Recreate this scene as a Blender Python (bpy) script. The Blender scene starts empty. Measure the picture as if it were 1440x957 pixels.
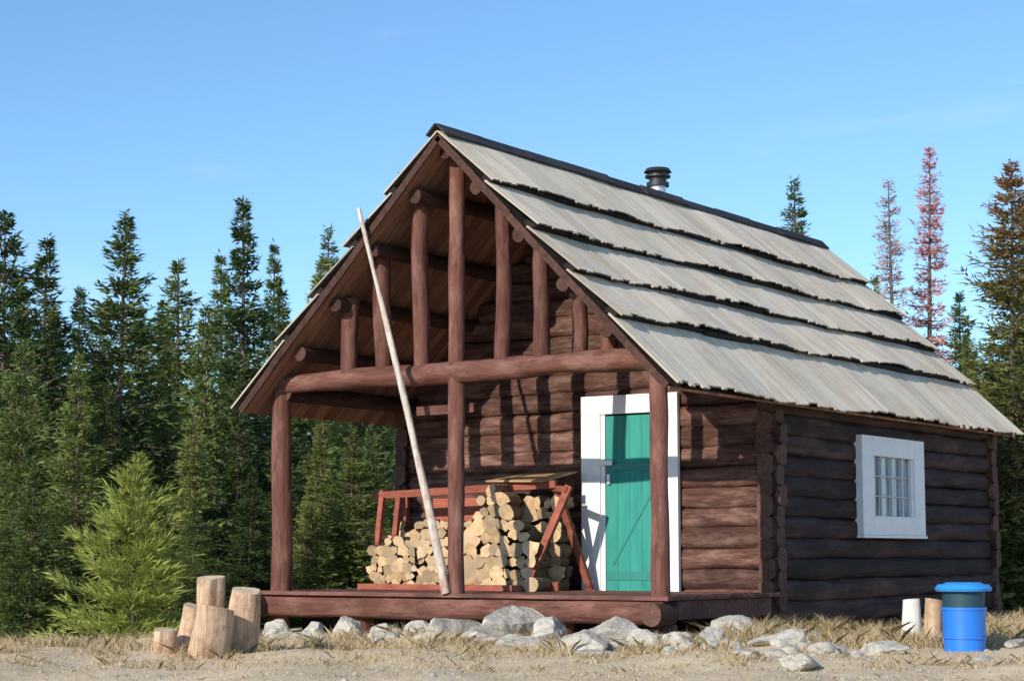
import bpy, math, random
import numpy as np
from mathutils import Vector, Matrix, noise
random.seed(4)
D2R=math.radians
scene=bpy.context.scene
scene.view_settings.view_transform='Standard'
scene.view_settings.look='None'
scene.view_settings.exposure=0

# ------------------------------------------------------------------ node helpers
def new_mat(name):
    m=bpy.data.materials.new(name); m.use_nodes=True
    nt=m.node_tree
    for n in list(nt.nodes): nt.nodes.remove(n)
    out=nt.nodes.new('ShaderNodeOutputMaterial')
    b=nt.nodes.new('ShaderNodeBsdfPrincipled')
    nt.links.new(b.outputs[0],out.inputs[0])
    return m,nt,b,out
def noise_node(nt,scale,detail=6,rough=.6,vec=None,dist=0):
    n=nt.nodes.new('ShaderNodeTexNoise'); n.inputs['Scale'].default_value=scale
    n.inputs['Detail'].default_value=detail; n.inputs['Roughness'].default_value=rough
    n.inputs['Distortion'].default_value=dist
    if vec is not None: nt.links.new(vec,n.inputs['Vector'])
    return n
def mapping(nt,sc,rot=(0,0,0)):
    tc=nt.nodes.new('ShaderNodeTexCoord'); mp=nt.nodes.new('ShaderNodeMapping')
    mp.inputs['Scale'].default_value=sc; mp.inputs['Rotation'].default_value=rot
    nt.links.new(tc.outputs['Object'],mp.inputs['Vector']); return mp.outputs[0]
def ramp(nt,fac,stops):
    r=nt.nodes.new('ShaderNodeValToRGB'); e=r.color_ramp.elements
    while len(e)<len(stops): e.new(.5)
    for el,(p,c) in zip(e,stops):
        el.position=p; el.color=(c[0],c[1],c[2],1)
    nt.links.new(fac,r.inputs[0]); return r.outputs[0]
def mix(nt,fac,a,b,mode='MIX'):
    m=nt.nodes.new('ShaderNodeMix'); m.data_type='RGBA'; m.blend_type=mode
    for s,v in ((m.inputs[0],fac),(m.inputs[6],a),(m.inputs[7],b)):
        if isinstance(v,(int,float)): s.default_value=v
        elif isinstance(v,tuple): s.default_value=(v[0],v[1],v[2],1)
        else: nt.links.new(v,s)
    return m.outputs[2]
def bump(nt,b,h,strength=.4,dist=.02):
    bp=nt.nodes.new('ShaderNodeBump'); bp.inputs['Strength'].default_value=strength
    bp.inputs['Distance'].default_value=dist
    nt.links.new(h,bp.inputs['Height']); nt.links.new(bp.outputs[0],b.inputs['Normal'])
def island(nt,lo,hi):
    g=nt.nodes.new('ShaderNodeNewGeometry'); mr=nt.nodes.new('ShaderNodeMapRange')
    mr.inputs[3].default_value=lo; mr.inputs[4].default_value=hi
    nt.links.new(g.outputs['Random Per Island'],mr.inputs[0]); return mr.outputs[0]
def vmul(nt,col,val):
    h=nt.nodes.new('ShaderNodeHueSaturation'); nt.links.new(col,h.inputs['Color'])
    nt.links.new(val,h.inputs['Value']); return h.outputs[0]
def wood(name,dark,light,sc,rough=.75,isl=(.75,1.25),bs=.5,big=None,bigscale=1.3,bigsc=(1,1,1),spec=.25):
    m,nt,b,o=new_mat(name)
    v=mapping(nt,sc)
    n=noise_node(nt,1,8,.65,v,.3)
    c=ramp(nt,n.outputs['Fac'],[(.3,dark),(.7,light)])
    if big:
        n2=noise_node(nt,bigscale,6,.7,mapping(nt,bigsc))
        f=ramp(nt,n2.outputs['Fac'],[(.47,(0,0,0)),(.66,(.85,.85,.85))])
        c=mix(nt,f,c,big)
    c=vmul(nt,c,island(nt,*isl))
    nt.links.new(c,b.inputs['Base Color'])
    b.inputs['Roughness'].default_value=rough
    b.inputs['Specular IOR Level'].default_value=spec
    bump(nt,b,n.outputs['Fac'],bs,.02)
    return m
def plain(name,col,rough=.6,var=.15,sc=6,metal=0,bs=.15):
    m,nt,b,o=new_mat(name)
    n=noise_node(nt,sc,6,.6,mapping(nt,(1,1,1)))
    c=ramp(nt,n.outputs['Fac'],[(.3,tuple(x*(1-var) for x in col)),(.7,tuple(x*(1+var) for x in col))])
    nt.links.new(c,b.inputs['Base Color']); b.inputs['Roughness'].default_value=rough
    b.inputs['Metallic'].default_value=metal
    bump(nt,b,n.outputs['Fac'],bs,.01)
    return m

M={}
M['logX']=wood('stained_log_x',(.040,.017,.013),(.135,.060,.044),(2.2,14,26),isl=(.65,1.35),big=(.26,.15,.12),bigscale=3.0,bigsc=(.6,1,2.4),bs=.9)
M['logYshade']=wood('shaded_stained_log_y',(.013,.0065,.0058),(.042,.020,.017),(14,2.2,26),isl=(.55,1.6),big=(.085,.048,.041),bigscale=2.5,bigsc=(1,.5,2.6),bs=.9)  # log stain darkened to paint in the side wall's shade
M['postZ']=wood('stained_post',(.062,.023,.017),(.175,.070,.053),(20,20,2.2),big=(.23,.115,.09),bigscale=3,bigsc=(2,2,.6),bs=.8)
M['beamX']=wood('stained_beam',(.062,.023,.017),(.18,.072,.054),(2,18,18),big=(.24,.12,.095),bigscale=3,bigsc=(.6,2,2),bs=.8)
M['purlin']=wood('purlin_log',(.035,.016,.012),(.09,.042,.03),(14,2,14))
M['logend']=wood('log_end',(.06,.028,.020),(.14,.07,.05),(18,18,18))
M['under']=wood('roof_boards',(.18,.08,.05),(.42,.22,.14),(2,26,2),isl=(.6,1.3))
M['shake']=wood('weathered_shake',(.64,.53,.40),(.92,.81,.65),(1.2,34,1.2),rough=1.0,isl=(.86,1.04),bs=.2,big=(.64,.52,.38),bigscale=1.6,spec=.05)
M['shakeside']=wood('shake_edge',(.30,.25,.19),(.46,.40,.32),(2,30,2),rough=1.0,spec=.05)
M['shakeshade']=plain('shake_butt_shade',(.10,.08,.065),.95,.4,20)  # shake butts and undersides darkened to paint the seam shadow
M['feltshade']=plain('felt_and_seam_shade',(.010,.009,.008),.95)  # near-black: roof felt, and shadow painted into the course seams
M['ridge']=wood('ridge_cap',(.018,.018,.02),(.06,.058,.058),(10,2,10))
M['deck']=wood('deck_board',(.08,.033,.026),(.22,.10,.08),(2,18,18),big=(.07,.035,.03),bigscale=2.5,bs=.8)
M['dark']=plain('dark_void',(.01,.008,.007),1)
M['white']=plain('white_paint',(.82,.82,.81),.55,.06,9)
M['muntin']=plain('window_bar_paint',(.50,.52,.55),.55,.06,9)
M['green']=wood('green_paint',(.022,.205,.175),(.042,.30,.25),(7,7,1.2),rough=.55,isl=(.92,1.08),bs=.15)
M['greend']=plain('green_paint_brace',(.022,.205,.175),.5,.1)
M['steel']=plain('galvanised_steel',(.62,.63,.65),.4,.1,12,.6)
M['black']=plain('black_cap',(.02,.02,.022),.5,.1)
M['red']=wood('red_rack_paint',(.18,.045,.03),(.38,.12,.08),(3,10,10),isl=(.8,1.2))
M['ply']=wood('plywood',(.30,.17,.08),(.50,.32,.17),(3,14,14),isl=(.8,1.1))
M['cut']=wood('cut_wood',(.42,.26,.13),(.76,.54,.31),(11,11,11),isl=(.55,1.15),rough=.85,big=(.42,.34,.26),bigscale=5)
M['bark']=wood('bark',(.09,.055,.035),(.28,.19,.12),(20,20,20),isl=(.5,1.5),bs=1)
M['stumpside']=wood('split_wood_side',(.34,.21,.13),(.72,.51,.35),(26,26,2),isl=(.85,1.15),bs=1,big=(.26,.16,.10),bigscale=5)
M['palewood']=wood('pale_wood_side',(.55,.50,.44),(.80,.76,.70),(26,26,2),isl=(.95,1.1),bs=.6)
M['stumptop']=wood('stump_top',(.45,.32,.20),(.74,.58,.40),(12,12,12),isl=(.85,1.15))
M['pole']=wood('peeled_pole',(.38,.31,.26),(.70,.63,.56),(20,20,2),big=(.34,.19,.13),bigscale=4,bs=.6)
M['blue']=plain('blue_plastic',(.02,.18,.66),.4,.12,4)
M['bluel']=plain('blue_lid',(.03,.26,.68),.4,.1,4)
M['blueshade']=plain('barrel_neck_shade',(.012,.05,.07),.6,.2,4)  # dark teal paints the shade below the overhanging lid
m,nt,b,o=new_mat('window_glass')
n=noise_node(nt,2.5,3,.5,mapping(nt,(1,4,1)))
nt.links.new(ramp(nt,n.outputs['Fac'],[(.35,(.16,.18,.22)),(.65,(.40,.43,.49))]),b.inputs['Base Color'])
b.inputs['Roughness'].default_value=.12; M['glass']=m
# rock
m,nt,b,o=new_mat('granite')
v=mapping(nt,(1,1,1)); n=noise_node(nt,3.5,9,.7,v); n2=noise_node(nt,30,4,.7,v)
c=ramp(nt,n.outputs['Fac'],[(.34,(.24,.21,.17)),(.48,(.50,.46,.39)),(.72,(.70,.66,.58))])
c=mix(nt,.3,c,ramp(nt,n2.outputs['Fac'],[(.35,(.22,.19,.15)),(.6,(.70,.66,.59))]))
c=vmul(nt,c,island(nt,.8,1.08))
nt.links.new(c,b.inputs['Base Color']); b.inputs['Roughness'].default_value=.95; bump(nt,b,n.outputs['Fac'],1,.08); M['rock']=m
# ground
m,nt,b,o=new_mat('dry_soil')
v=mapping(nt,(1,1,1)); n=noise_node(nt,.9,8,.65,v); n2=noise_node(nt,6,8,.75,v); n3=noise_node(nt,50,4,.7,v)
c=ramp(nt,n.outputs['Fac'],[(.35,(.52,.37,.22)),(.52,(.74,.56,.36)),(.68,(.82,.67,.47))])
c2=ramp(nt,n2.outputs['Fac'],[(.3,(.28,.19,.115)),(.45,(.64,.48,.30)),(.7,(.84,.70,.50))])
c=mix(nt,.5,c,c2)
c=mix(nt,.25,c,ramp(nt,n3.outputs['Fac'],[(.35,(.28,.2,.125)),(.65,(.85,.72,.52))]))
nt.links.new(c,b.inputs['Base Color']); b.inputs['Roughness'].default_value=1
bump(nt,b,n2.outputs['Fac'],.6,.05); M['ground']=m
# grass
m,nt,b,o=new_mat('straw_grass')
g=nt.nodes.new('ShaderNodeNewGeometry')
c=ramp(nt,g.outputs['Random Per Island'],[(0,(.44,.31,.16)),(.5,(.66,.51,.30)),(.86,(.80,.67,.44)),(.95,(.30,.27,.09)),(1,(.22,.22,.07))])
nt.links.new(c,b.inputs['Base Color']); b.inputs['Roughness'].default_value=.8
tr=nt.nodes.new('ShaderNodeBsdfTranslucent'); nt.links.new(c,tr.inputs[0]); ms=nt.nodes.new('ShaderNodeMixShader'); ms.inputs[0].default_value=.3
nt.links.new(b.outputs[0],ms.inputs[1]); nt.links.new(tr.outputs[0],ms.inputs[2]); nt.links.new(ms.outputs[0],o.inputs[0]); M['grass']=m
# foliage
def foliage(name,cols,topcol=None,h0=0,h1=1,trans=.25):
    m,nt,b,o=new_mat(name)
    g=nt.nodes.new('ShaderNodeNewGeometry'); oi=nt.nodes.new('ShaderNodeObjectInfo')
    n=noise_node(nt,1.3,3,.6,mapping(nt,(1,1,1)))
    add=nt.nodes.new('ShaderNodeMath'); add.operation='MULTIPLY_ADD'
    nt.links.new(g.outputs['Random Per Island'],add.inputs[0]); add.inputs[1].default_value=.35
    nt.links.new(n.outputs['Fac'],add.inputs[2])
    a2=nt.nodes.new('ShaderNodeMath'); a2.operation='MULTIPLY_ADD'
    nt.links.new(oi.outputs['Random'],a2.inputs[0]); a2.inputs[1].default_value=.45
    nt.links.new(add.outputs[0],a2.inputs[2])
    k=len(cols); st=[(.5+.6*i/(k-1),c) for i,c in enumerate(cols)]
    st=[(min(1,p),c) for p,c in st]
    c=ramp(nt,a2.outputs[0],st)
    if topcol:
        tc=nt.nodes.new('ShaderNodeTexCoord'); sx=nt.nodes.new('ShaderNodeSeparateXYZ')
        nt.links.new(tc.outputs['Object'],sx.inputs[0])
        mr=nt.nodes.new('ShaderNodeMapRange'); mr.inputs[1].default_value=h0; mr.inputs[2].default_value=h1
        nt.links.new(sx.outputs[2],mr.inputs[0])
        c=mix(nt,mr.outputs[0],c,topcol)
    nt.links.new(c,b.inputs['Base Color']); b.inputs['Roughness'].default_value=.6
    b.inputs['Specular IOR Level'].default_value=.3
    tr=nt.nodes.new('ShaderNodeBsdfTranslucent'); nt.links.new(c,tr.inputs[0])
    ms=nt.nodes.new('ShaderNodeMixShader'); ms.inputs[0].default_value=trans
    nt.links.new(b.outputs[0],ms.inputs[1]); nt.links.new(tr.outputs[0],ms.inputs[2]); nt.links.new(ms.outputs[0],o.inputs[0])
    return m
M['fir']=foliage('fir_needles',[(.030,.055,.018),(.070,.110,.028),(.15,.20,.055)],trans=.28)
M['firb']=foliage('fir_needles_browntop',[(.05,.075,.02),(.10,.14,.03),(.17,.18,.05)],(.27,.13,.05),6,10)
M['pine']=foliage('young_pine_needles',[(.12,.17,.03),(.22,.29,.05),(.34,.39,.09)],trans=.3)
M['mid']=foliage('light_fir_needles',[(.08,.115,.03),(.15,.20,.045),(.27,.31,.09)],trans=.3)
M['dead']=foliage('dead_red_needles',[(.42,.11,.10),(.58,.20,.19),(.64,.32,.30)])
M['deadp']=foliage('dead_tan_needles',[(.36,.20,.16),(.52,.34,.28),(.60,.42,.36)])
M['trunk']=wood('trunk_bark',(.06,.045,.035),(.18,.135,.105),(12,12,3))
M['snag']=plain('bleached_branch',(.5,.47,.43),.9)

# ------------------------------------------------------------------ mesh builder
class MB:
    def __init__(s): s.v=[];s.f=[];s.m=[];s.sm=[];s.mats=[]
    def mi(s,key):
        if key not in s.mats: s.mats.append(key)
        return s.mats.index(key)
    def add(s,vs,fs,key,smooth=False,keys=None):
        o=len(s.v); s.v+= [tuple(x) for x in vs]; i=s.mi(key)
        for q,f in enumerate(fs):
            s.f.append(tuple(a+o for a in f)); s.m.append(s.mi(keys[q]) if keys and keys.get(q) else i); s.sm.append(smooth)
    def obj(s,name,parent=None,bevel=0):
        me=bpy.data.meshes.new(name); me.from_pydata(s.v,[],s.f)
        for k in s.mats: me.materials.append(M[k])
        me.polygons.foreach_set('material_index',s.m); me.polygons.foreach_set('use_smooth',s.sm); me.update()
        o=bpy.data.objects.new(name,me); scene.collection.objects.link(o)
        if parent: o.parent=parent
        if bevel:
            md=o.modifiers.new('bevel','BEVEL'); md.width=bevel; md.segments=2; md.limit_method='ANGLE'
        return o
    def box(s,c0,c1,key):
        x0,y0,z0=c0;x1,y1,z1=c1
        s.add([(x0,y0,z0),(x1,y0,z0),(x1,y1,z0),(x0,y1,z0),(x0,y0,z1),(x1,y0,z1),(x1,y1,z1),(x0,y1,z1)],
              [(0,3,2,1),(4,5,6,7),(0,1,5,4),(1,2,6,5),(2,3,7,6),(3,0,4,7)],key)
    def beam(s,p0,p1,w,h,key,up=(0,0,1)):
        p0=Vector(p0);p1=Vector(p1);d=(p1-p0).normalized();up=Vector(up)
        a=d.cross(up)
        if a.length<.01: a=d.cross(Vector((0,1,0)))
        a.normalize(); b=a.cross(d).normalized()
        vs=[]
        for p in (p0,p1):
            for sa,sb in ((-1,-1),(1,-1),(1,1),(-1,1)): vs.append(p+a*sa*w/2+b*sb*h/2)
        s.add(vs,[(0,1,2,3),(7,6,5,4),(0,4,5,1),(1,5,6,2),(2,6,7,3),(3,7,4,0)],key)
    def log(s,p0,p1,r0,r1,key,end,seg=14,rings=None,jit=.06,bend=0.0,flat=None,seed=None,shape=None,tilt=0):
        rn=random.Random(seed if seed is not None else random.random())
        p0=Vector(p0);p1=Vector(p1);L=(p1-p0).length;d=(p1-p0)/L
        a=d.cross(Vector((0,0,1)))
        if a.length<.05: a=d.cross(Vector((0,1,0)))
        a.normalize(); b=a.cross(d).normalized()
        if rings is None: rings=max(2,int(L/.25)+1)
        off=Vector((rn.random()*50,rn.random()*50,rn.random()*50))
        ph=rn.random()*6.3; rgs=[]
        for i in range(rings):
            t=i/(rings-1); c=p0.lerp(p1,t)
            c=c+a*bend*math.sin(t*3.1+ph)*.5+b*bend*math.sin(t*4.3+ph*2)*.5
            r=r0+(r1-r0)*t; ring=[]
            for j in range(seg):
                an=2*math.pi*j/seg
                sh=shape[j%len(shape)] if shape else 1
                q=r*sh*(1+jit*2*noise.noise(off+Vector((math.cos(an)*.9,math.sin(an)*.9,t*L*1.6))))
                ca=q*math.cos(an)
                if flat is not None:
                    lim=r*flat*(1+.10*noise.noise(off+Vector((0,0,t*L*2.3))))
                    ca=max(-lim,min(lim,ca))
                u=Vector((0,0,0)) if (0<i<rings-1) or tilt==0 else d*q*math.sin(an+ph)*tilt
                ring.append(c+a*ca+b*q*math.sin(an)+u)
            rgs.append(ring)
        vs=[v for r in rgs for v in r]; fs=[]
        for i in range(rings-1):
            for j in range(seg):
                k=(j+1)%seg; fs.append((i*seg+j,i*seg+k,(i+1)*seg+k,(i+1)*seg+j))
        s.add(vs,fs,key,True)
        s.add(rgs[0],[tuple(reversed(range(seg)))],end); s.add(rgs[-1],[tuple(range(seg))],end)
    def disc(s,c,r,z0,z1,key,seg=32,r1=None):
        r1=r if r1 is None else r1
        lo=[(c[0]+r*math.cos(2*math.pi*j/seg),c[1]+r*math.sin(2*math.pi*j/seg),z0) for j in range(seg)]
        hi=[(c[0]+r1*math.cos(2*math.pi*j/seg),c[1]+r1*math.sin(2*math.pi*j/seg),z1) for j in range(seg)]
        s.add(lo+hi,[(j,(j+1)%seg,seg+(j+1)%seg,seg+j) for j in range(seg)],key,True)
        s.add(lo,[tuple(reversed(range(seg)))],key); s.add(hi,[tuple(range(seg))],key)
def empty(name,loc=(0,0,0)):
    e=bpy.data.objects.new(name,None); e.location=loc; scene.collection.objects.link(e); return e
def fast_mesh(name,verts,nper,mats,midx=None):
    n=len(verts); nf=n//nper
    me=bpy.data.meshes.new(name); me.vertices.add(n); me.vertices.foreach_set('co',verts.astype(np.float32).ravel())
    me.loops.add(n); me.loops.foreach_set('vertex_index',np.arange(n,dtype=np.int32))
    me.polygons.add(nf); me.polygons.foreach_set('loop_start',np.arange(0,n,nper,dtype=np.int32))
    for k in mats: me.materials.append(M[k])
    if midx is not None: me.polygons.foreach_set('material_index',midx.astype(np.int32))
    me.update(calc_edges=True); return me

# ------------------------------------------------------------------ terrain
def terrain(x,y):
    x=np.asarray(x,float);y=np.asarray(y,float)
    xc=np.interp(y,[-40,-12,-5.7,-3.6,-1.8,0,40],[-30,-10,-5.3,-4.1,-4.9,-6.1,-6.3])
    s=np.clip(xc-x,0,None)
    z=-np.clip(s*s*.16/(1+.16*s*1.3),0,None)
    z=-np.minimum(-z,3.2)
    sb=np.clip(y-12.5,0,None); zb=-np.minimum(sb*.16,2.6)
    z=np.minimum(z,zb)
    b=.028*np.sin(x*1.7+y*.9)+.022*np.sin(x*.8-y*2.3+1)+.016*np.sin(x*4.1+y*3.3+2)+.012*np.sin(-x*6.3+y*5.1)
    return z+b-.02
def axis(lo,hi,step,far):
    a=list(np.arange(lo,hi+1e-6,step)); s=step
    l=[];p=lo
    while p>-far: s*=1.22; p-=s; l.append(p)
    s=step;r=[];p=hi
    while p<far: s*=1.22; p+=s; r.append(p)
    return np.array(l[::-1]+a+r)
ax=axis(-14,16,.16,900); ay=axis(-14,14,.16,900)
X,Y=np.meshgrid(ax,ay,indexing='ij'); Z=terrain(X,Y)
V=np.stack([X,Y,Z],-1).reshape(-1,3); ny=len(ay)
I,J=np.meshgrid(np.arange(len(ax)-1),np.arange(ny-1),indexing='ij')
F=np.stack([I*ny+J,(I+1)*ny+J,(I+1)*ny+J+1,I*ny+J+1],-1).reshape(-1,4)
me=bpy.data.meshes.new('ground'); me.from_pydata(V.tolist(),[],F.tolist()); me.materials.append(M['ground'])
me.polygons.foreach_set('use_smooth',[True]*len(me.polygons))
scene.collection.objects.link(bpy.data.objects.new('ground',me))
def gz(x,y): return float(terrain(x,y))

# camera frame: lateral and depth offsets from the camera, mostly estimated from image pixels
CAM=Vector((9.85,-16.89)); RT=Vector((.822,.569)); FW=Vector((-.569,.822))
def from_camera(lat,dep):
    p=CAM+RT*lat+FW*dep; return p.x,p.y

# ------------------------------------------------------------------ cabin
DZ=.42; DK=DZ+.05
cab=empty('log_cabin')
W=5.13; Y0=2.44; Y1=8.95; XR=-W/2; RZ=DZ+5.06
# deck
b=MB()
for yy in np.arange(-.14,Y0-.1,.145):
    b.box((-5.46+random.uniform(-.015,.015),yy,DK-.045),(.14,min(yy+.138,Y0-.16),DK-random.uniform(0,.005)),'deck')
b.log((-5.44,-.02,DK-.165),(.06,-.02,DK-.165),.125,.13,'beamX','logend',flat=.8,jit=.08,seed=12)
b.box((-5.38,.122,DK-.24),(-5.24,2.2,DK-.05),'deck')
b.box((-.06,.122,DK-.24),(.10,2.2,DK-.05),'deck')
b.log((.02,-.26,DZ-.13),(.02,.1,DZ-.13),.115,.115,'purlin','logend')
b.log((-5.3,-.24,DZ-.13),(-5.3,.1,DZ-.13),.115,.115,'purlin','logend')
b.obj('porch_deck',cab,.006)
b=MB()
for xx in (-5.25,-4,-2.6,-1.3,-.05):
    for yy in (.15,1.6): b.log((xx,yy,-.1),(xx,yy,DZ-.24),.13,.12,'postZ','logend',rings=3)
b.box((-5.2,.5,-.1),(-.2,.56,DZ-.2),'dark')  # dark slab stands in for the shade under the deck
b.obj('deck_piers_and_shade',cab)
# walls
b=MB(); sp=.232; r=.133
nlog=12
FL=.74
def wl(b,p0,p1,key,end='logend'):
    rr=r*random.uniform(.93,1.0)
    b.log(p0,p1,rr,rr*random.uniform(.95,1),key,end,seg=16,jit=.10,flat=FL*random.uniform(.92,1.10),bend=.016)
def wall_x(yc,b,key):
    for i in range(nlog):
        z=DZ-.28+i*sp; ext=.13+random.uniform(-.03,.03)
        x0,x1=(-W-ext,ext)
        if z>DZ+2.45: break
        if z>DZ-.1 and yc==Y0 and z<DZ+2.2:
            for a,c in ((x0,-2.28),(-1.26,x1)): wl(b,(a,yc,z),(c,yc,z),key)
        else: wl(b,(x0,yc,z),(x1,yc,z),key)
wall_x(Y0,b,'logX'); wall_x(Y1,b,'logX')
for gy in (Y0,Y1):
    z=DZ-.28+nlog*sp
    while z<RZ-.25:
        hw=(RZ-z)-.22
        if hw<.15: break
        wl(b,(XR-hw,gy,z),(XR+hw,gy,z),'logX'); z+=sp
b.obj('front_and_rear_log_walls',cab)
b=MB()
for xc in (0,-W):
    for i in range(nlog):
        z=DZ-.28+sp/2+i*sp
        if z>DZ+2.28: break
        wl(b,(xc,Y0-.15-random.uniform(0,.05),z),(xc,Y1+.12,z),'logYshade','logend')
b.log((-.10,-.05,DZ+2.33),(-.10,Y1+.1,DZ+2.33),.095,.095,'logYshade','logend')
b.log((-W+.10,-.05,DZ+2.33),(-W+.10,Y1+.1,DZ+2.33),.095,.095,'logYshade','logend')
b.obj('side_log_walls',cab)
b=MB()
b.box((-W+.03,Y0+.04,-.05),(-.03,Y1-.04,DZ+2.36),'dark')  # dark core added to block light; shows as chinking between logs
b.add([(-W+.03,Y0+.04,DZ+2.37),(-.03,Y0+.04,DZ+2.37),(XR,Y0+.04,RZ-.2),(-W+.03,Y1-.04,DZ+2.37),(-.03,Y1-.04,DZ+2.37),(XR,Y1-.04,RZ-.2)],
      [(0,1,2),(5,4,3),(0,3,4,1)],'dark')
b.obj('chinking_light_block',cab)
# posts, tie beam, studs
b=MB()
b.log((-W+.02,0,DK),(-W+.02,0,DZ+2.36),.125,.112,'postZ','logend',bend=.03,seed=3,jit=.09)
b.log((-.02,.0,DK),(-.02,.0,DZ+2.36),.098,.092,'postZ','logend',bend=.03,seed=5,jit=.09)
b.log((XR,-.02,DK),(XR,-.02,RZ-.2),.092,.088,'postZ','logend',bend=.03,seed=9,jit=.09)
for xs in (-4.11,-3.62,-3.09,-1.99,-1.479,-.986,-.62):
    zt=RZ-abs(xs-XR)-.14
    rr=.086+random.uniform(-.012,.014)
    b.log((xs,0,DZ+2.5),(xs+random.uniform(-.04,.04),0,zt),rr,rr*.95,'postZ','logend',bend=.03,jit=.14)
b.obj('porch_posts_and_gable_studs',cab)
b=MB()
b.log((-W-.12,-.01,DZ+2.42),(-2.5,-.01,DZ+2.475),.112,.125,'beamX','logend',bend=.03,jit=.13)
b.log((-2.55,-.012,DZ+2.475),(-.10,-.012,DZ+2.44),.125,.12,'beamX','logend',bend=.04,jit=.15)
b.beam((-3.2,.10,DZ+2.05),(-2.42,.10,DZ+2.06),.03,.10,'beamX')
b.obj('porch_tie_beam',cab)
# roof structure
S=4.165; YF=-.37; YB=9.22
def slope(sgn,s,h):
    return XR+sgn*(s*.7071+h*.7071), RZ-s*.7071+h*.7071
BF=[(0,1,2,3),(7,6,5,4),(0,4,5,1),(1,5,6,2),(2,6,7,3),(3,7,4,0)]
b=MB()
for sgn in (1,-1):
    y=YF+.01
    while y<YB-.03:
        w=random.uniform(.14,.22); y2=min(y+w,YB-.02)
        vs=[]
        for yy in (y,y2-.006):
            for s_,h_ in ((0.02,-.04),(S-.05,-.04),(S-.05,-.012),(0.02,-.012)):
                xx,zz=slope(sgn,s_,h_-.03); vs.append((xx,yy,zz))
        b.add(vs,BF,'under')
        y=y2
    vs=[]
    for yy in (YF+.03,YB-.03):
        for s_ in (0,S-.06):
            xx,zz=slope(sgn,s_,-.036); vs.append((xx,yy,zz))
    b.add(vs,[(0,1,3,2)],'feltshade')
b.obj('roof_sheathing',cab)
b=MB()
for sgn in (1,-1):
    for s_ in (.75,1.55,2.35,3.1):
        xx,zz=slope(sgn,s_,-.16)
        b.log((xx,YF+.12,zz),(xx,YB-.1,zz),.082,.08,'purlin','purlin',jit=.1,bend=.02)
b.log((XR,YF+.12,RZ-.2),(XR,YB-.1,RZ-.2),.08,.08,'purlin','purlin')
b.obj('roof_purlins',cab)
b=MB()
for sgn in (1,-1):
    for yy in (YF-.012,YB+.0):
        n=6
        for i in range(n):
            sa=.03+(S-.10)*i/n; sb=.03+(S-.10)*(i+1)/n-.004; h=-.055+random.uniform(-.006,.006)
            x0,z0=slope(sgn,sa,h); x1,z1=slope(sgn,sb,h+random.uniform(-.006,.006))
            b.beam((x0,yy,z0),(x1,yy,z1),.08,.022,'purlin',up=(0,1,0))
b.obj('barge_boards',cab)
# shakes
b=MB(); bf=MB()
cuts=[0,.225,.41,.58,.75,1.0]
for sgn in (1,-1):
    for k in range(5):
        s0=cuts[k]*S; s1=cuts[k+1]*S
        y=YF-.03
        while y<YB+.03:
            w=random.uniform(.08,.19); y2=min(y+w,YB+.05)
            def sag(yy): return .018*math.sin(yy*1.3+k*2)+.013*math.sin(yy*3.7+k)
            e=s1+random.uniform(-.022,.034)+.02*math.sin(y*1.1+k)+.05*(k<4)
            top=s0-.05 if k>0 else 0.0
            up0=.004; up1=(.105 if k<4 else .03)+random.uniform(-.005,.006)
            th=.020
            vs=[]
            for yy in (y,y2-random.uniform(.001,.006)):
                g=sag(yy)
                for s_,h_ in ((top,up0+g*.3),(e,up1+g),(e,up1+th+g),(top,up0+th+g*.3)):
                    xx,zz=slope(sgn,s_,h_); vs.append((xx,yy,zz))
            b.add(vs,BF,'shake',keys={0:'shakeside',1:'shakeside',2:'shakeshade',3:'shakeshade' if k<4 else 'shakeside'})
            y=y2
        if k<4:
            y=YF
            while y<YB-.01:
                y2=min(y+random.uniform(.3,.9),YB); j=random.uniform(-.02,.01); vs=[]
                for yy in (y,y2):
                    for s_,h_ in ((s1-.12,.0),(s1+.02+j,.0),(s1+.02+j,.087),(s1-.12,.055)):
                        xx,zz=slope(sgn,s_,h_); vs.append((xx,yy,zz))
                bf.add(vs,BF,'feltshade'); y=y2  # dark strips put a shadow line under each course
b.obj('roof_shakes',cab); bf.obj('roof_seam_shade_strips',cab)
b=MB()
for sgn in (1,-1):
    y=YF-.06
    while y<YB-.1:
        y2=min(y+random.uniform(.5,1.1),YB+.06)
        vs=[]; l=random.uniform(.0,.03)
        for yy in (y,y2):
            for s_,h_ in ((-.03,.03+l),(.12,.03+l),(.12,.05+l),(-.03-.02,.05+l)):
                xx,zz=slope(sgn,s_,h_); vs.append((xx,yy,zz))
        b.add(vs,BF,'ridge'); y=y2-.03
b.obj('ridge_cap',cab)
# chimney
b=MB(); c=(-2.82,4.80)
b.disc(c,.105,RZ-.45,RZ+.28,'steel')
b.disc(c,.15,RZ+.24,RZ+.29,'black'); b.disc(c,.115,RZ+.29,RZ+.36,'black'); b.disc(c,.17,RZ+.36,RZ+.385,'black')
b.disc(c,.12,RZ+.385,RZ+.43,'black'); b.disc(c,.185,RZ+.43,RZ+.48,'black',r1=.15)
b.obj('stove_pipe',cab)
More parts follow.
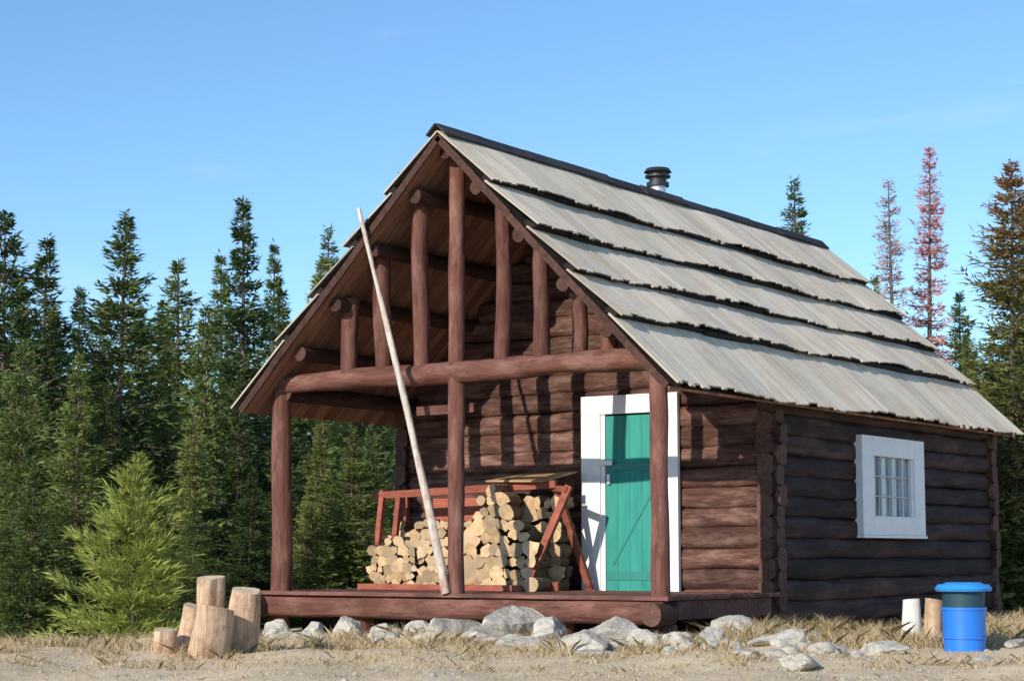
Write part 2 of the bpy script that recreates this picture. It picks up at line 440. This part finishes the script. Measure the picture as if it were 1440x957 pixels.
# door
b=MB(); fy=Y0-r*.8-.02
b.box((-2.24,fy-.0,DZ),(-1.30,fy+.12,DZ+2.18),'dark')
b.box((-2.42,fy-.05,DZ-.02),(-2.16,fy+.012,DZ+2.10),'white')
b.box((-1.28,fy-.05,DZ-.02),(-1.11,fy+.012,DZ+2.10),'white')
b.box((-2.42,fy-.052,DZ+2.102),(-1.11,fy+.012,DZ+2.32),'white')
b.box((-2.158,fy-.03,DZ-.02),(-2.10,fy+.012,DZ+2.10),'white')
b.obj('door_frame',cab,.006)
b=MB(); 
xs=np.linspace(-2.095,-1.285,6)
for i in range(5): b.box((xs[i]+.001,fy-.02,DZ+.03),(xs[i+1]-.001,fy-.002,DZ+2.08),'green')
b.box((-2.085,fy-.030,DZ+.17),(-1.295,fy-.0205,DZ+.27),'greend'); b.box((-2.085,fy-.030,DZ+1.44),(-1.295,fy-.0205,DZ+1.52),'greend')
b.beam((-2.0,fy-.025,DZ+.34),(-1.40,fy-.025,DZ+1.28),.025,.008,'greend',up=(0,1,0))
b.obj('door_leaf',cab,.003)
b=MB(); b.box((-2.15,fy-.075,DZ+1.50),(-1.98,fy-.052,DZ+1.56),'white'); b.box((-2.06,fy-.06,DZ+1.28),(-2.02,fy-.0206,DZ+1.40),'steel'); b.obj('door_latch',cab,.004)
# window on the side
b=MB(); wx=r*.8+.02
ya,yb,za,zb=4.47,6.36,DZ+.70,DZ+1.90; ga,gb,gc,gd=4.80,6.05,DZ+.93,DZ+1.66
b.box((wx-.06,ya,za),(wx+.05,ga,zb),'white'); b.box((wx-.06,gb,za),(wx+.05,yb,zb),'white')
b.box((wx-.06,ga+.001,za),(wx+.048,gb-.001,gc),'white'); b.box((wx-.06,ga+.001,gd),(wx+.048,gb-.001,zb),'white')
b.box((wx-.06,ya-.02,za-.035),(wx+.065,yb+.02,za-.002),'white')
b.box((wx-.03,ga+.001,gc+.001),(wx+.02,ga+.05,gd-.001),'white'); b.box((wx-.03,gb-.05,gc+.001),(wx+.02,gb-.001,gd-.001),'white')
for i in range(1,4):
    yy=ga+(gb-ga)*i/4; b.box((wx-.02,yy-.016,gc),(wx+.010,yy+.016,gd),'muntin')
for i in range(1,3):
    zz=gc+(gd-gc)*i/3; b.box((wx-.018,ga,zz-.009),(wx+.008,gb,zz+.009),'muntin')
b.obj('window_frame',cab,.004)
b=MB(); b.box((wx-.05,ga-.02,gc-.02),(wx-.03,gb+.02,gd+.02),'glass'); b.obj('window_glass',cab)

# ------------------------------------------------------------------ pole
b=MB(); b.log((-2.60,-.14,DK+.0),(-3.56,-.50,DZ+4.30),.050,.022,'pole','cut',rings=26,bend=.045,jit=.14); b.obj('wooden_pole')

# ------------------------------------------------------------------ firewood
b=MB()
def piece(x,y,z,rr,L=.4):
    k=random.random()
    if k<.4: shape=None
    elif k<.72:
        ph=random.randrange(12); shape=[1 if ((j+ph)%12)<7 else .5 for j in range(12)]
    else:
        ph=random.randrange(12); shape=[1.1 if ((j+ph)%4)==0 else .8 for j in range(12)]
    b.log((x,y,z),(x-random.uniform(.06,.18),y+L,z+random.uniform(-.01,.01)),rr,rr,'bark','cut',seg=12,rings=2,jit=.16,shape=shape,tilt=random.uniform(0,.3))
def pile(x0,x1,hf,y,rmin,rmax):
    row=0; z=DK+rmin
    while z<DK+1.4:
        x=x0+(row%2)*.06+random.uniform(0,.05)
        while x<x1:
            rr=random.uniform(rmin,rmax)*random.choice((.75,1,1,1.15))
            if z+rr*.5<DK+hf(x): piece(x+rr,y+random.uniform(-.03,.03),z+random.uniform(-.02,.02),rr*1.08)
            x+=2*rr*.96
        z+=(rmin+rmax)*.86; row+=1
pile(-4.86,-3.6,lambda x:.52+.34*min(1,max(0,(x+4.75)/.9)),1.25,.042,.078)
pile(-3.55,-2.46,lambda x:max(.12,1.26-abs(x+2.98)*.80-(max(0,x+2.98))*.35),1.2,.06,.10)
pile(-4.95,-2.45,lambda x:.78+.40*(x>-3.3),1.7,.06,.1)
b.obj('firewood_stack')
b=MB()
b.beam((-5.05,1.62,DZ+1.18),(-2.35,1.62,DZ+1.27),.05,.09,'red')
b.beam((-5.0,1.60,DK+.05),(-2.3,1.60,DK+.05),.05,.1,'red')
for xx in (-4.98,-4.72): b.beam((xx,1.55,DK),(xx+.12,1.57,DZ+1.16),.07,.06,'red',up=(0,1,0))
b.beam((-2.52,1.22,DK),(-2.12,1.55,DZ+1.24),.09,.06,'red',up=(0,1,0))
b.beam((-2.2,2.12,DK),(-2.4,1.7,DZ+1.24),.08,.06,'red',up=(0,1,0))
b.beam((-2.12,1.5,DZ+1.2),(-2.6,1.8,DZ+1.24),.06,.07,'red')
b.beam((-4.9,2.1,DK+.0),(-4.9,2.1,DZ+1.2),.07,.06,'red')
b.beam((-4.93,1.62,DZ+1.22),(-4.93,2.1,DZ+1.22),.06,.06,'red')
b.box((-4.86,1.1,DK+.0),(-2.5,1.17,DK+.07),'red')
b.box((-4.5,2.12,DK+.5),(-3.3,2.15,DZ+1.15),'red')
b.add([(-3.3,1.55,DZ+1.31),(-2.45,1.5,DZ+1.29),(-2.4,2.15,DZ+1.42),(-3.2,2.15,DZ+1.40),(-3.3,1.55,DZ+1.33),(-2.45,1.5,DZ+1.31),(-2.4,2.15,DZ+1.44),(-3.2,2.15,DZ+1.42)],
 [(0,3,2,1),(4,5,6,7),(0,1,5,4),(1,2,6,5),(2,3,7,6),(3,0,4,7)],'ply')
b.obj('firewood_rack',None,.005)

# ------------------------------------------------------------------ cut log rounds
def stump(lat,dep,h,rr,lean=(0,0),shape=None,key='stumpside',tilt=.12,zoff=0,top='stumptop'):
    x,y=from_camera(lat,dep); z=gz(x,y)+zoff
    b=MB(); b.log((0,0,-.03),(lean[0],lean[1],h),rr,rr*.93,key,top,seg=20,rings=6,jit=.2,shape=shape,tilt=tilt)
    o=b.obj('cut_log',None,.004); o.location=(x,y,z); return o
sp1=[1,1,1,1,1,.9,.75,.65,.6,.6,.65,.75,.9,1,1,1,1,1,1,1]
sp2=[.6,.7,.9,1,1,1,1,1,1,1,1,1,.9,.7,.6,.55,.5,.5,.5,.55]
stump(-2.72,17.6,.44,.21,(.05,.02),sp2); stump(-2.86,18.15,.72,.125,(.03,.02),None,tilt=.2)
stump(-2.55,18.1,.62,.15,(.07,.03),sp1,tilt=.2); stump(-3.02,17.9,.44,.11,(.07,.03),None,tilt=.2); stump(-3.17,17.6,.21,.105,(.03,0))
stump(4.30,20.9,.46,.10,key='palewood',top='palewood'); stump(4.16,19.2,.50,.10,(.02,.02))
# barrel
bx,by=from_camera(4.31,18.5); bz=gz(bx,by)
e=empty('blue_barrel',(bx,by,bz))
b=MB()
b.disc((0,0),.195,.0,.40,'blue',r1=.205); b.disc((0,0),.212,.13,.145,'blue'); b.disc((0,0),.214,.40,.425,'blue')
b.disc((0,0),.195,.425,.57,'blueshade',r1=.20); o=b.obj('barrel_body',e,.006)
b=MB(); b.disc((0,0),.255,.575,.60,'bluel',r1=.27); b.disc((0,0),.27,.60,.64,'bluel',r1=.24); b.disc((0,0),.20,.64,.66,'bluel',r1=.16); b.obj('barrel_lid',e,.006)

# ------------------------------------------------------------------ rocks
import bmesh
def rock_mesh(seed,sx,sy,sz):
    rn=random.Random(seed); bm=bmesh.new(); bmesh.ops.create_icosphere(bm,subdivisions=4,radius=1)
    pl=[(Vector((rn.gauss(0,1),rn.gauss(0,1),rn.gauss(0,.8))).normalized(),rn.uniform(.42,.8)) for _ in range(13)]
    of=Vector((seed*3.1,seed*1.7,0))
    for v in bm.verts:
        for n_,c_ in pl:
            d=v.co.dot(n_)-c_
            if d>0: v.co-=n_*d*.97
        v.co+=v.co.normalized()*.08*noise.fractal(v.co*2.5+of,1,2,4)
        v.co=Vector((v.co.x*sx,v.co.y*sy,v.co.z*sz))
    vs=[v.co.copy() for v in bm.verts]; fs=[tuple(v.index for v in f.verts) for f in bm.faces]; bm.free(); return vs,fs
big=[(-2.6,21.6,.26,.2,.20),(-2.2,21.3,.22,.2,.17),(-1.80,21.1,.30,.2,.21),(-1.35,20.9,.26,.2,.17),(-1.0,20.8,.2,.2,.14),(-.62,20.2,.46,.3,.22),(-.3,19.7,.35,.25,.12),(.0,20.0,.44,.3,.34),
(.38,19.5,.34,.28,.24),(.62,18.9,.46,.3,.24),(.93,19.1,.36,.25,.34),(1.25,18.9,.32,.2,.22),(1.6,18.6,.28,.2,.14),(2.25,19.6,.38,.26,.22),(2.55,18.6,.38,.24,.14),(2.85,19.4,.30,.2,.16),
(2.35,15.7,.34,.22,.11),(3.5,18.2,.38,.24,.12),(4.1,16.8,.3,.2,.06),(5.2,17.0,.2,.2,.07),(4.85,18.8,.2,.14,.08),(1.95,18.9,.26,.18,.14),(.1,18.9,.38,.24,.13),(.75,18.0,.3,.2,.08),(-.8,19.3,.25,.2,.08),(2.1,17.3,.22,.2,.07)]
for i,(la,de,a_,b_,c_) in enumerate(big):
    x,y=from_camera(la,de); vs,fs=rock_mesh(i+11,a_,b_,c_); b=MB(); b.add(vs,fs,'rock'); o=b.obj('rock')
    o.location=(x,y,gz(x,y)+c_*.25); o.rotation_euler=(random.uniform(-.2,.2),random.uniform(-.2,.2),random.uniform(0,6))
b=MB()
for i in range(170):
    if i<90: la=random.uniform(-2.7,3.2); de=20.2-la*.62+random.gauss(-.3,.5)
    else: la=random.uniform(-4,6); de=random.uniform(13.5,20)
    x,y=from_camera(la,de); s_=random.uniform(.03,.12) if i<90 else random.uniform(.012,.035)
    bm=bmesh.new(); bmesh.ops.create_icosphere(bm,subdivisions=2,radius=1)
    q=[]
    for v in bm.verts:
        k=1+.45*noise.noise(v.co*1.3+Vector((i*2.3,0,0))); q.append((x+v.co.x*s_*k*1.2,y+v.co.y*s_*k,gz(x,y)+v.co.z*s_*k*.75+s_*.2))
    b.add(q,[tuple(v.index for v in f.verts) for f in bm.faces],'rock'); bm.free()
b.obj('scattered_stones')

# ------------------------------------------------------------------ dry grass
rng=np.random.default_rng(5)
def blades(n,lat,dep,hmin,hmax,wd,clump=None):
    if clump is None:
        la=rng.uniform(*lat,n); de=rng.uniform(*dep,n); hh=rng.uniform(hmin,hmax,n)
    else:
        k=clump; cl=rng.uniform(*lat,k); cd=rng.uniform(*dep,k); ch=rng.uniform(.4,1,k); id_=rng.integers(0,k,n)
        la=cl[id_]+rng.normal(0,.08,n); de=cd[id_]+rng.normal(0,.08,n); hh=rng.uniform(hmin,hmax,n)*ch[id_]
    x=CAM.x+RT.x*la+FW.x*de; y=CAM.y+RT.y*la+FW.y*de
    ins=(x>-5.1)&(x<.05)&(y>.05)&(y<9); x,y,hh=x[~ins],y[~ins],hh[~ins]; n=len(x)
    z=terrain(x,y)-.01
    a=rng.uniform(0,2*np.pi,n); w=wd*rng.uniform(.6,1.3,n)
    lean=rng.normal(0,.7,(n,2))*hh[:,None]
    p=np.stack([x,y,z],1); wv=np.stack([np.cos(a)*w,np.sin(a)*w,np.zeros(n)],1)
    mid=p+np.stack([lean[:,0]*.35,lean[:,1]*.35,hh*.6],1); tip=p+np.stack([lean[:,0],lean[:,1],hh],1)
    return np.stack([p-wv,p+wv,mid+wv*.6,tip,mid-wv*.6],1).reshape(-1,3)
G=[blades(32000,(-5,7),(12,20),.008,.04,.004),
   blades(15000,(-4.5,6),(15.5,21),.03,.11,.003,220),
   blades(9000,(-2.2,2.4),(18.2,20.6),.05,.2,.003,80),
   blades(24000,(1.9,5.6),(18.6,23),.06,.30,.003,170),
   blades(12000,(-6,-2.3),(17.4,21),.04,.17,.003,130),
   blades(8000,(4.5,9),(19,27),.06,.26,.005,90)]
me=fast_mesh('dry_grass',np.concatenate(G),5,['grass'])
scene.collection.objects.link(bpy.data.objects.new('dry_grass',me))

# ------------------------------------------------------------------ trees
def conifer(name,seed,H,R,nbr,dens,slen,sw,mats,base=.02,power=1.0,droop=.22,whorls=26,up=.0,spread=.32,tr=.11,hang=.2,gp=.7):
    rg=np.random.default_rng(seed)
    t=base+(1-base)*rg.random(nbr)**1.0
    t=(np.floor(t*whorls)+rg.normal(.5,.25,nbr))/whorls; t=np.clip(t,base,.997)
    az=rg.uniform(0,2*np.pi,nbr)
    gap=(np.sin(az*2+t*13+seed)+np.sin(az*3-t*29+seed*2))>.9
    keep=~(gap&(rg.random(nbr)<gp)); t,az=t[keep],az[keep]; nbr=len(t)
    side=1+.2*np.sin(az*2+seed)+.22*np.sin(az*3+t*11)
    L=R*((1-t)**power)*rg.uniform(.4,1.25,nbr)*side+.05+.08*(1-t)
    m=(L*dens+6).astype(int); k=np.repeat(np.arange(nbr),m); n=len(k)
    u=rg.random(n)**.7; s=u*L[k]
    lat=rg.uniform(-1,1,n)*spread*L[k]*(1-.7*u)
    rise=(-.38+.70*t)+up+rg.normal(0,.10,nbr)
    rad=np.stack([np.cos(az),np.sin(az),np.zeros(nbr)],1); tan=np.stack([-np.sin(az),np.cos(az),np.zeros(nbr)],1)
    z=t[k]*H+rise[k]*s-droop*(s*(1-u)*.8)+rg.normal(0,.03,n)+(u**3)*.14*L[k]-abs(lat)*.35
    p=rad[k]*s[:,None]+tan[k]*lat[:,None]; p[:,2]=z
    d=rad[k]*rg.uniform(.3,1,n)[:,None]+tan[k]*(np.sign(lat)*rg.uniform(.2,1.1,n))[:,None]; d[:,2]=rg.normal(-hang+.5*t[k]+up,.34,n)
    d/=np.linalg.norm(d,axis=1)[:,None]
    q=rg.normal(0,.7,(n,3)); q[:,2]+=.6; wv=np.cross(d,q); wv/=np.linalg.norm(wv,axis=1)[:,None]+1e-6
    l=slen*rg.uniform(.5,1.3,n)[:,None]*(.55+.6*np.clip(L[k]/max(R,.1)*2,0,1))[:,None]; w=sw*rg.uniform(.6,1.3,n)[:,None]*(1-.35*t[k])[:,None]
    q4=np.stack([p,p+d*l*.4+wv*w,p+d*l,p+d*l*.4-wv*w],1).reshape(-1,3)
    e=rad*(L*.85)[:,None]; e[:,2]=rise*L*.85-droop*.1*L
    p0=np.zeros((nbr,3)); p0[:,2]=t*H; lw=.010+.010*L/R
    a=np.zeros((nbr,3)); a[:,2]=lw
    br=np.stack([p0-a,p0+e-a*.3,p0+e+a*.3,p0+a],1).reshape(-1,3)
    sg=9; rr=[]
    for i in range(sg):
        a0=2*np.pi*i/sg;a1=2*np.pi*(i+1)/sg
        for f in range(6):
            h0=H*f/6;h1=H*(f+1)/6; r0=tr*(1-f/6)+.008; r1=tr*(1-(f+1)/6)+.008
            rr+=[(r0*np.cos(a0),r0*np.sin(a0),h0),(r0*np.cos(a1),r0*np.sin(a1),h0),(r1*np.cos(a1),r1*np.sin(a1),h1),(r1*np.cos(a0),r1*np.sin(a0),h1)]
    rr=np.array(rr)
    allv=np.concatenate([q4,br,rr]); mi=np.concatenate([np.zeros(n),np.ones(nbr+len(rr)//4)])
    return fast_mesh(name,allv,4,mats,mi), allv, mi
VAR={}
VAR['A']=conifer('fir_a',1,10,2.15,820,31,.21,.029,['fir','trunk'],power=.98,whorls=25,gp=.6)[0]
VAR['B']=conifer('fir_b',2,10,1.7,740,34,.19,.027,['fir','trunk'],power=1.0,whorls=28,gp=.6)[0]
VAR['E']=conifer('fir_e',12,10,2.15,700,32,.21,.029,['fir','trunk'],power=1.2,whorls=22,gp=.6)[0]
VAR['C']=conifer('fir_c',3,10,2.6,860,28,.23,.032,['fir','trunk'],power=.8,whorls=23,gp=.45)[0]
VAR['N']=conifer('fir_n',4,10,1.05,560,42,.15,.023,['fir','trunk'],power=.85,whorls=32)[0]
VAR['M']=conifer('fir_m',14,10,1.95,680,32,.20,.028,['mid','trunk'],power=1.02,whorls=25,gp=.6)[0]
VAR['R']=conifer('fir_brown',5,10,1.7,800,34,.20,.028,['firb','trunk'],power=.75,whorls=28,gp=.5)[0]
VAR['D']=conifer('dead_red',6,10,.78,480,34,.14,.019,['dead','trunk'],power=.65,whorls=36,base=.1,gp=.5)[0]
VAR['T']=conifer('dead_tan',7,10,.74,400,30,.14,.018,['deadp','trunk'],power=.65,whorls=36,base=.1,gp=.5)[0]
VAR['P']=conifer('young_pine',8,10,3.8,270,32,.60,.045,['pine','trunk'],power=.85,whorls=9,up=.22,spread=.5,droop=.05,hang=-.1)[0]
VAR['Q']=conifer('light_fir',9,10,2.2,700,30,.22,.030,['mid','trunk'],power=.95,whorls=20)[0]
PITCH=6.34
def tree(name,px,py,dep,var,ws=1.0):
    lat=(px-720)/2700*dep; x,y=from_camera(lat,dep); z=gz(x,y)-.1
    top=.89+dep*math.tan(math.atan((478.5-py)/2700)+D2R(PITCH)); s=(top-z)/10
    ws*=random.uniform(.9,1.12)
    o=bpy.data.objects.new(name,VAR[var]); o.location=(x,y,z); o.scale=(s*ws,s*ws,s); o.rotation_euler=(random.uniform(-.025,.025),random.uniform(-.025,.025),random.uniform(0,6.28))
    scene.collection.objects.link(o)
L_=[(8,300,28,'C',.9),(52,332,34,'B',1.1),(105,405,40,'E',1),(160,298,29,'A',1.05),(85,430,34,'M',1),(255,363,36,'M',1.1),(215,420,40,'B',1),(290,425,35,'M',1.0),(318,356,44,'B',1),
(350,280,33,'E',1.05),(380,340,46,'B',.9),(405,405,40,'B',1.0),(440,358,40,'M',1.0),(471,318,52,'N',1.2),(500,395,42,'M',1),(530,370,46,'B',1),(556,246,52,'N',1.1),(130,430,42,'A',1),(25,400,38,'A',1),(240,470,38,'A',1.1),
(30,480,26,'C',1),(235,550,30,'A',1.1),(330,520,29,'E',1.1),(400,550,29,'A',1.1),(450,580,31,'M',1.1),(520,600,33,'A',1.1),(575,600,35,'E',1.1),(150,540,27,'A',1.1),(200,430,36,'E',1),
(640,500,46,'A',1),(720,480,50,'B',1),(1000,500,44,'A',1),
(1125,250,38,'N',1.25),(1240,385,45,'M',1),(1345,410,42,'M',1.1),(1372,470,36,'A',1),(1440,280,36,'B',1.1),(1400,600,29,'A',1.2),(1465,330,33,'A',1),(-60,330,32,'A',1),(-120,300,40,'C',1),(1530,320,38,'A',1),(1600,260,42,'C',1)]
for t in L_: tree('fir_tree',*t)
tree('fir_tree',1418,229,29,'R',1.1)
tree('dead_fir_tree',1299,209,40,'D',1.0); tree('dead_fir_tree',1262,255,39,'T',1.0)
tree('young_pine_tree',190,640,22.0,'P',1.0)
tree('young_fir_tree',110,500,24.5,'Q',1.1); tree('young_fir_tree',45,660,23.5,'C',1.2)
tree('young_fir_tree',495,600,27.5,'Q',1.2); tree('young_fir_tree',270,570,27,'M',1.2)
tree('young_fir_tree',350,660,25.8,'A',1.6); tree('young_fir_tree',440,670,27.0,'Q',1.4); tree('young_fir_tree',275,700,24,'E',1.8)
# distant forest, one mass
_,av,mi=conifer('tmp',21,10,1.9,120,12,.55,.10,['fir','trunk'],power=.85,whorls=30)
parts=[];mis=[]; rg=np.random.default_rng(9)
for i in range(190):
    dep=rg.uniform(52,100); lat=rg.uniform(-.55,.55)*dep
    x,y=from_camera(lat,dep); s=rg.uniform(.7,1.1)*(1 if dep<70 else 1.15)
    a=rg.uniform(0,6.28); c,sn=math.cos(a),math.sin(a)
    q=av*[s*1.1,s*1.1,s]; q=np.stack([q[:,0]*c-q[:,1]*sn+x,q[:,0]*sn+q[:,1]*c+y,q[:,2]+float(terrain(x,y))-.2],1)
    parts.append(q); mis.append(mi)
me=fast_mesh('distant_forest',np.concatenate(parts),4,['fir','trunk'],np.concatenate(mis))
scene.collection.objects.link(bpy.data.objects.new('distant_forest',me))

# ------------------------------------------------------------------ light, sky, camera
sdir=Vector((-.03,-1,.44)).normalized()
sl=bpy.data.lights.new('sun','SUN'); sl.energy=5.0; sl.angle=D2R(.53); sl.color=(1,.93,.80)
so=bpy.data.objects.new('sun',sl); so.rotation_euler=sdir.to_track_quat('Z','Y').to_euler(); so.location=(-2,-20,20); scene.collection.objects.link(so)
w=bpy.data.worlds.new('World'); scene.world=w; w.use_nodes=True; nt=w.node_tree
bg=nt.nodes['Background']; sky=nt.nodes.new('ShaderNodeTexSky'); sky.sky_type='NISHITA'; sky.sun_disc=False
sky.sun_elevation=math.asin(sdir.z); sky.sun_rotation=math.atan2(sdir.x,sdir.y)%(2*math.pi)
sky.altitude=1500; sky.air_density=1.0; sky.dust_density=.3; sky.ozone_density=2.0
tint=mix(nt,1.0,sky.outputs[0],(.90,1.12,1.26),'MULTIPLY')
tc=nt.nodes.new('ShaderNodeTexCoord'); mp=nt.nodes.new('ShaderNodeMapping'); mp.inputs['Scale'].default_value=(2.5,2.5,11)
nt.links.new(tc.outputs['Generated'],mp.inputs['Vector'])
cn=noise_node(nt,2.0,6,.55,mp.outputs[0],.4)
cf=ramp(nt,cn.outputs['Fac'],[(.60,(0,0,0)),(.85,(.3,.3,.3))])
col=mix(nt,cf,tint,(5.5,6.2,6.8))
nt.links.new(col,bg.inputs[0]); bg.inputs[1].default_value=.15
cd=bpy.data.cameras.new('camera'); cd.lens=67.5; cd.sensor_width=36; cd.clip_end=3000; cd.clip_start=.1
co=bpy.data.objects.new('camera',cd); co.location=(9.85,-16.89,.89); co.rotation_euler=(D2R(90+PITCH),0,D2R(34.7)); scene.collection.objects.link(co)
scene.camera=co
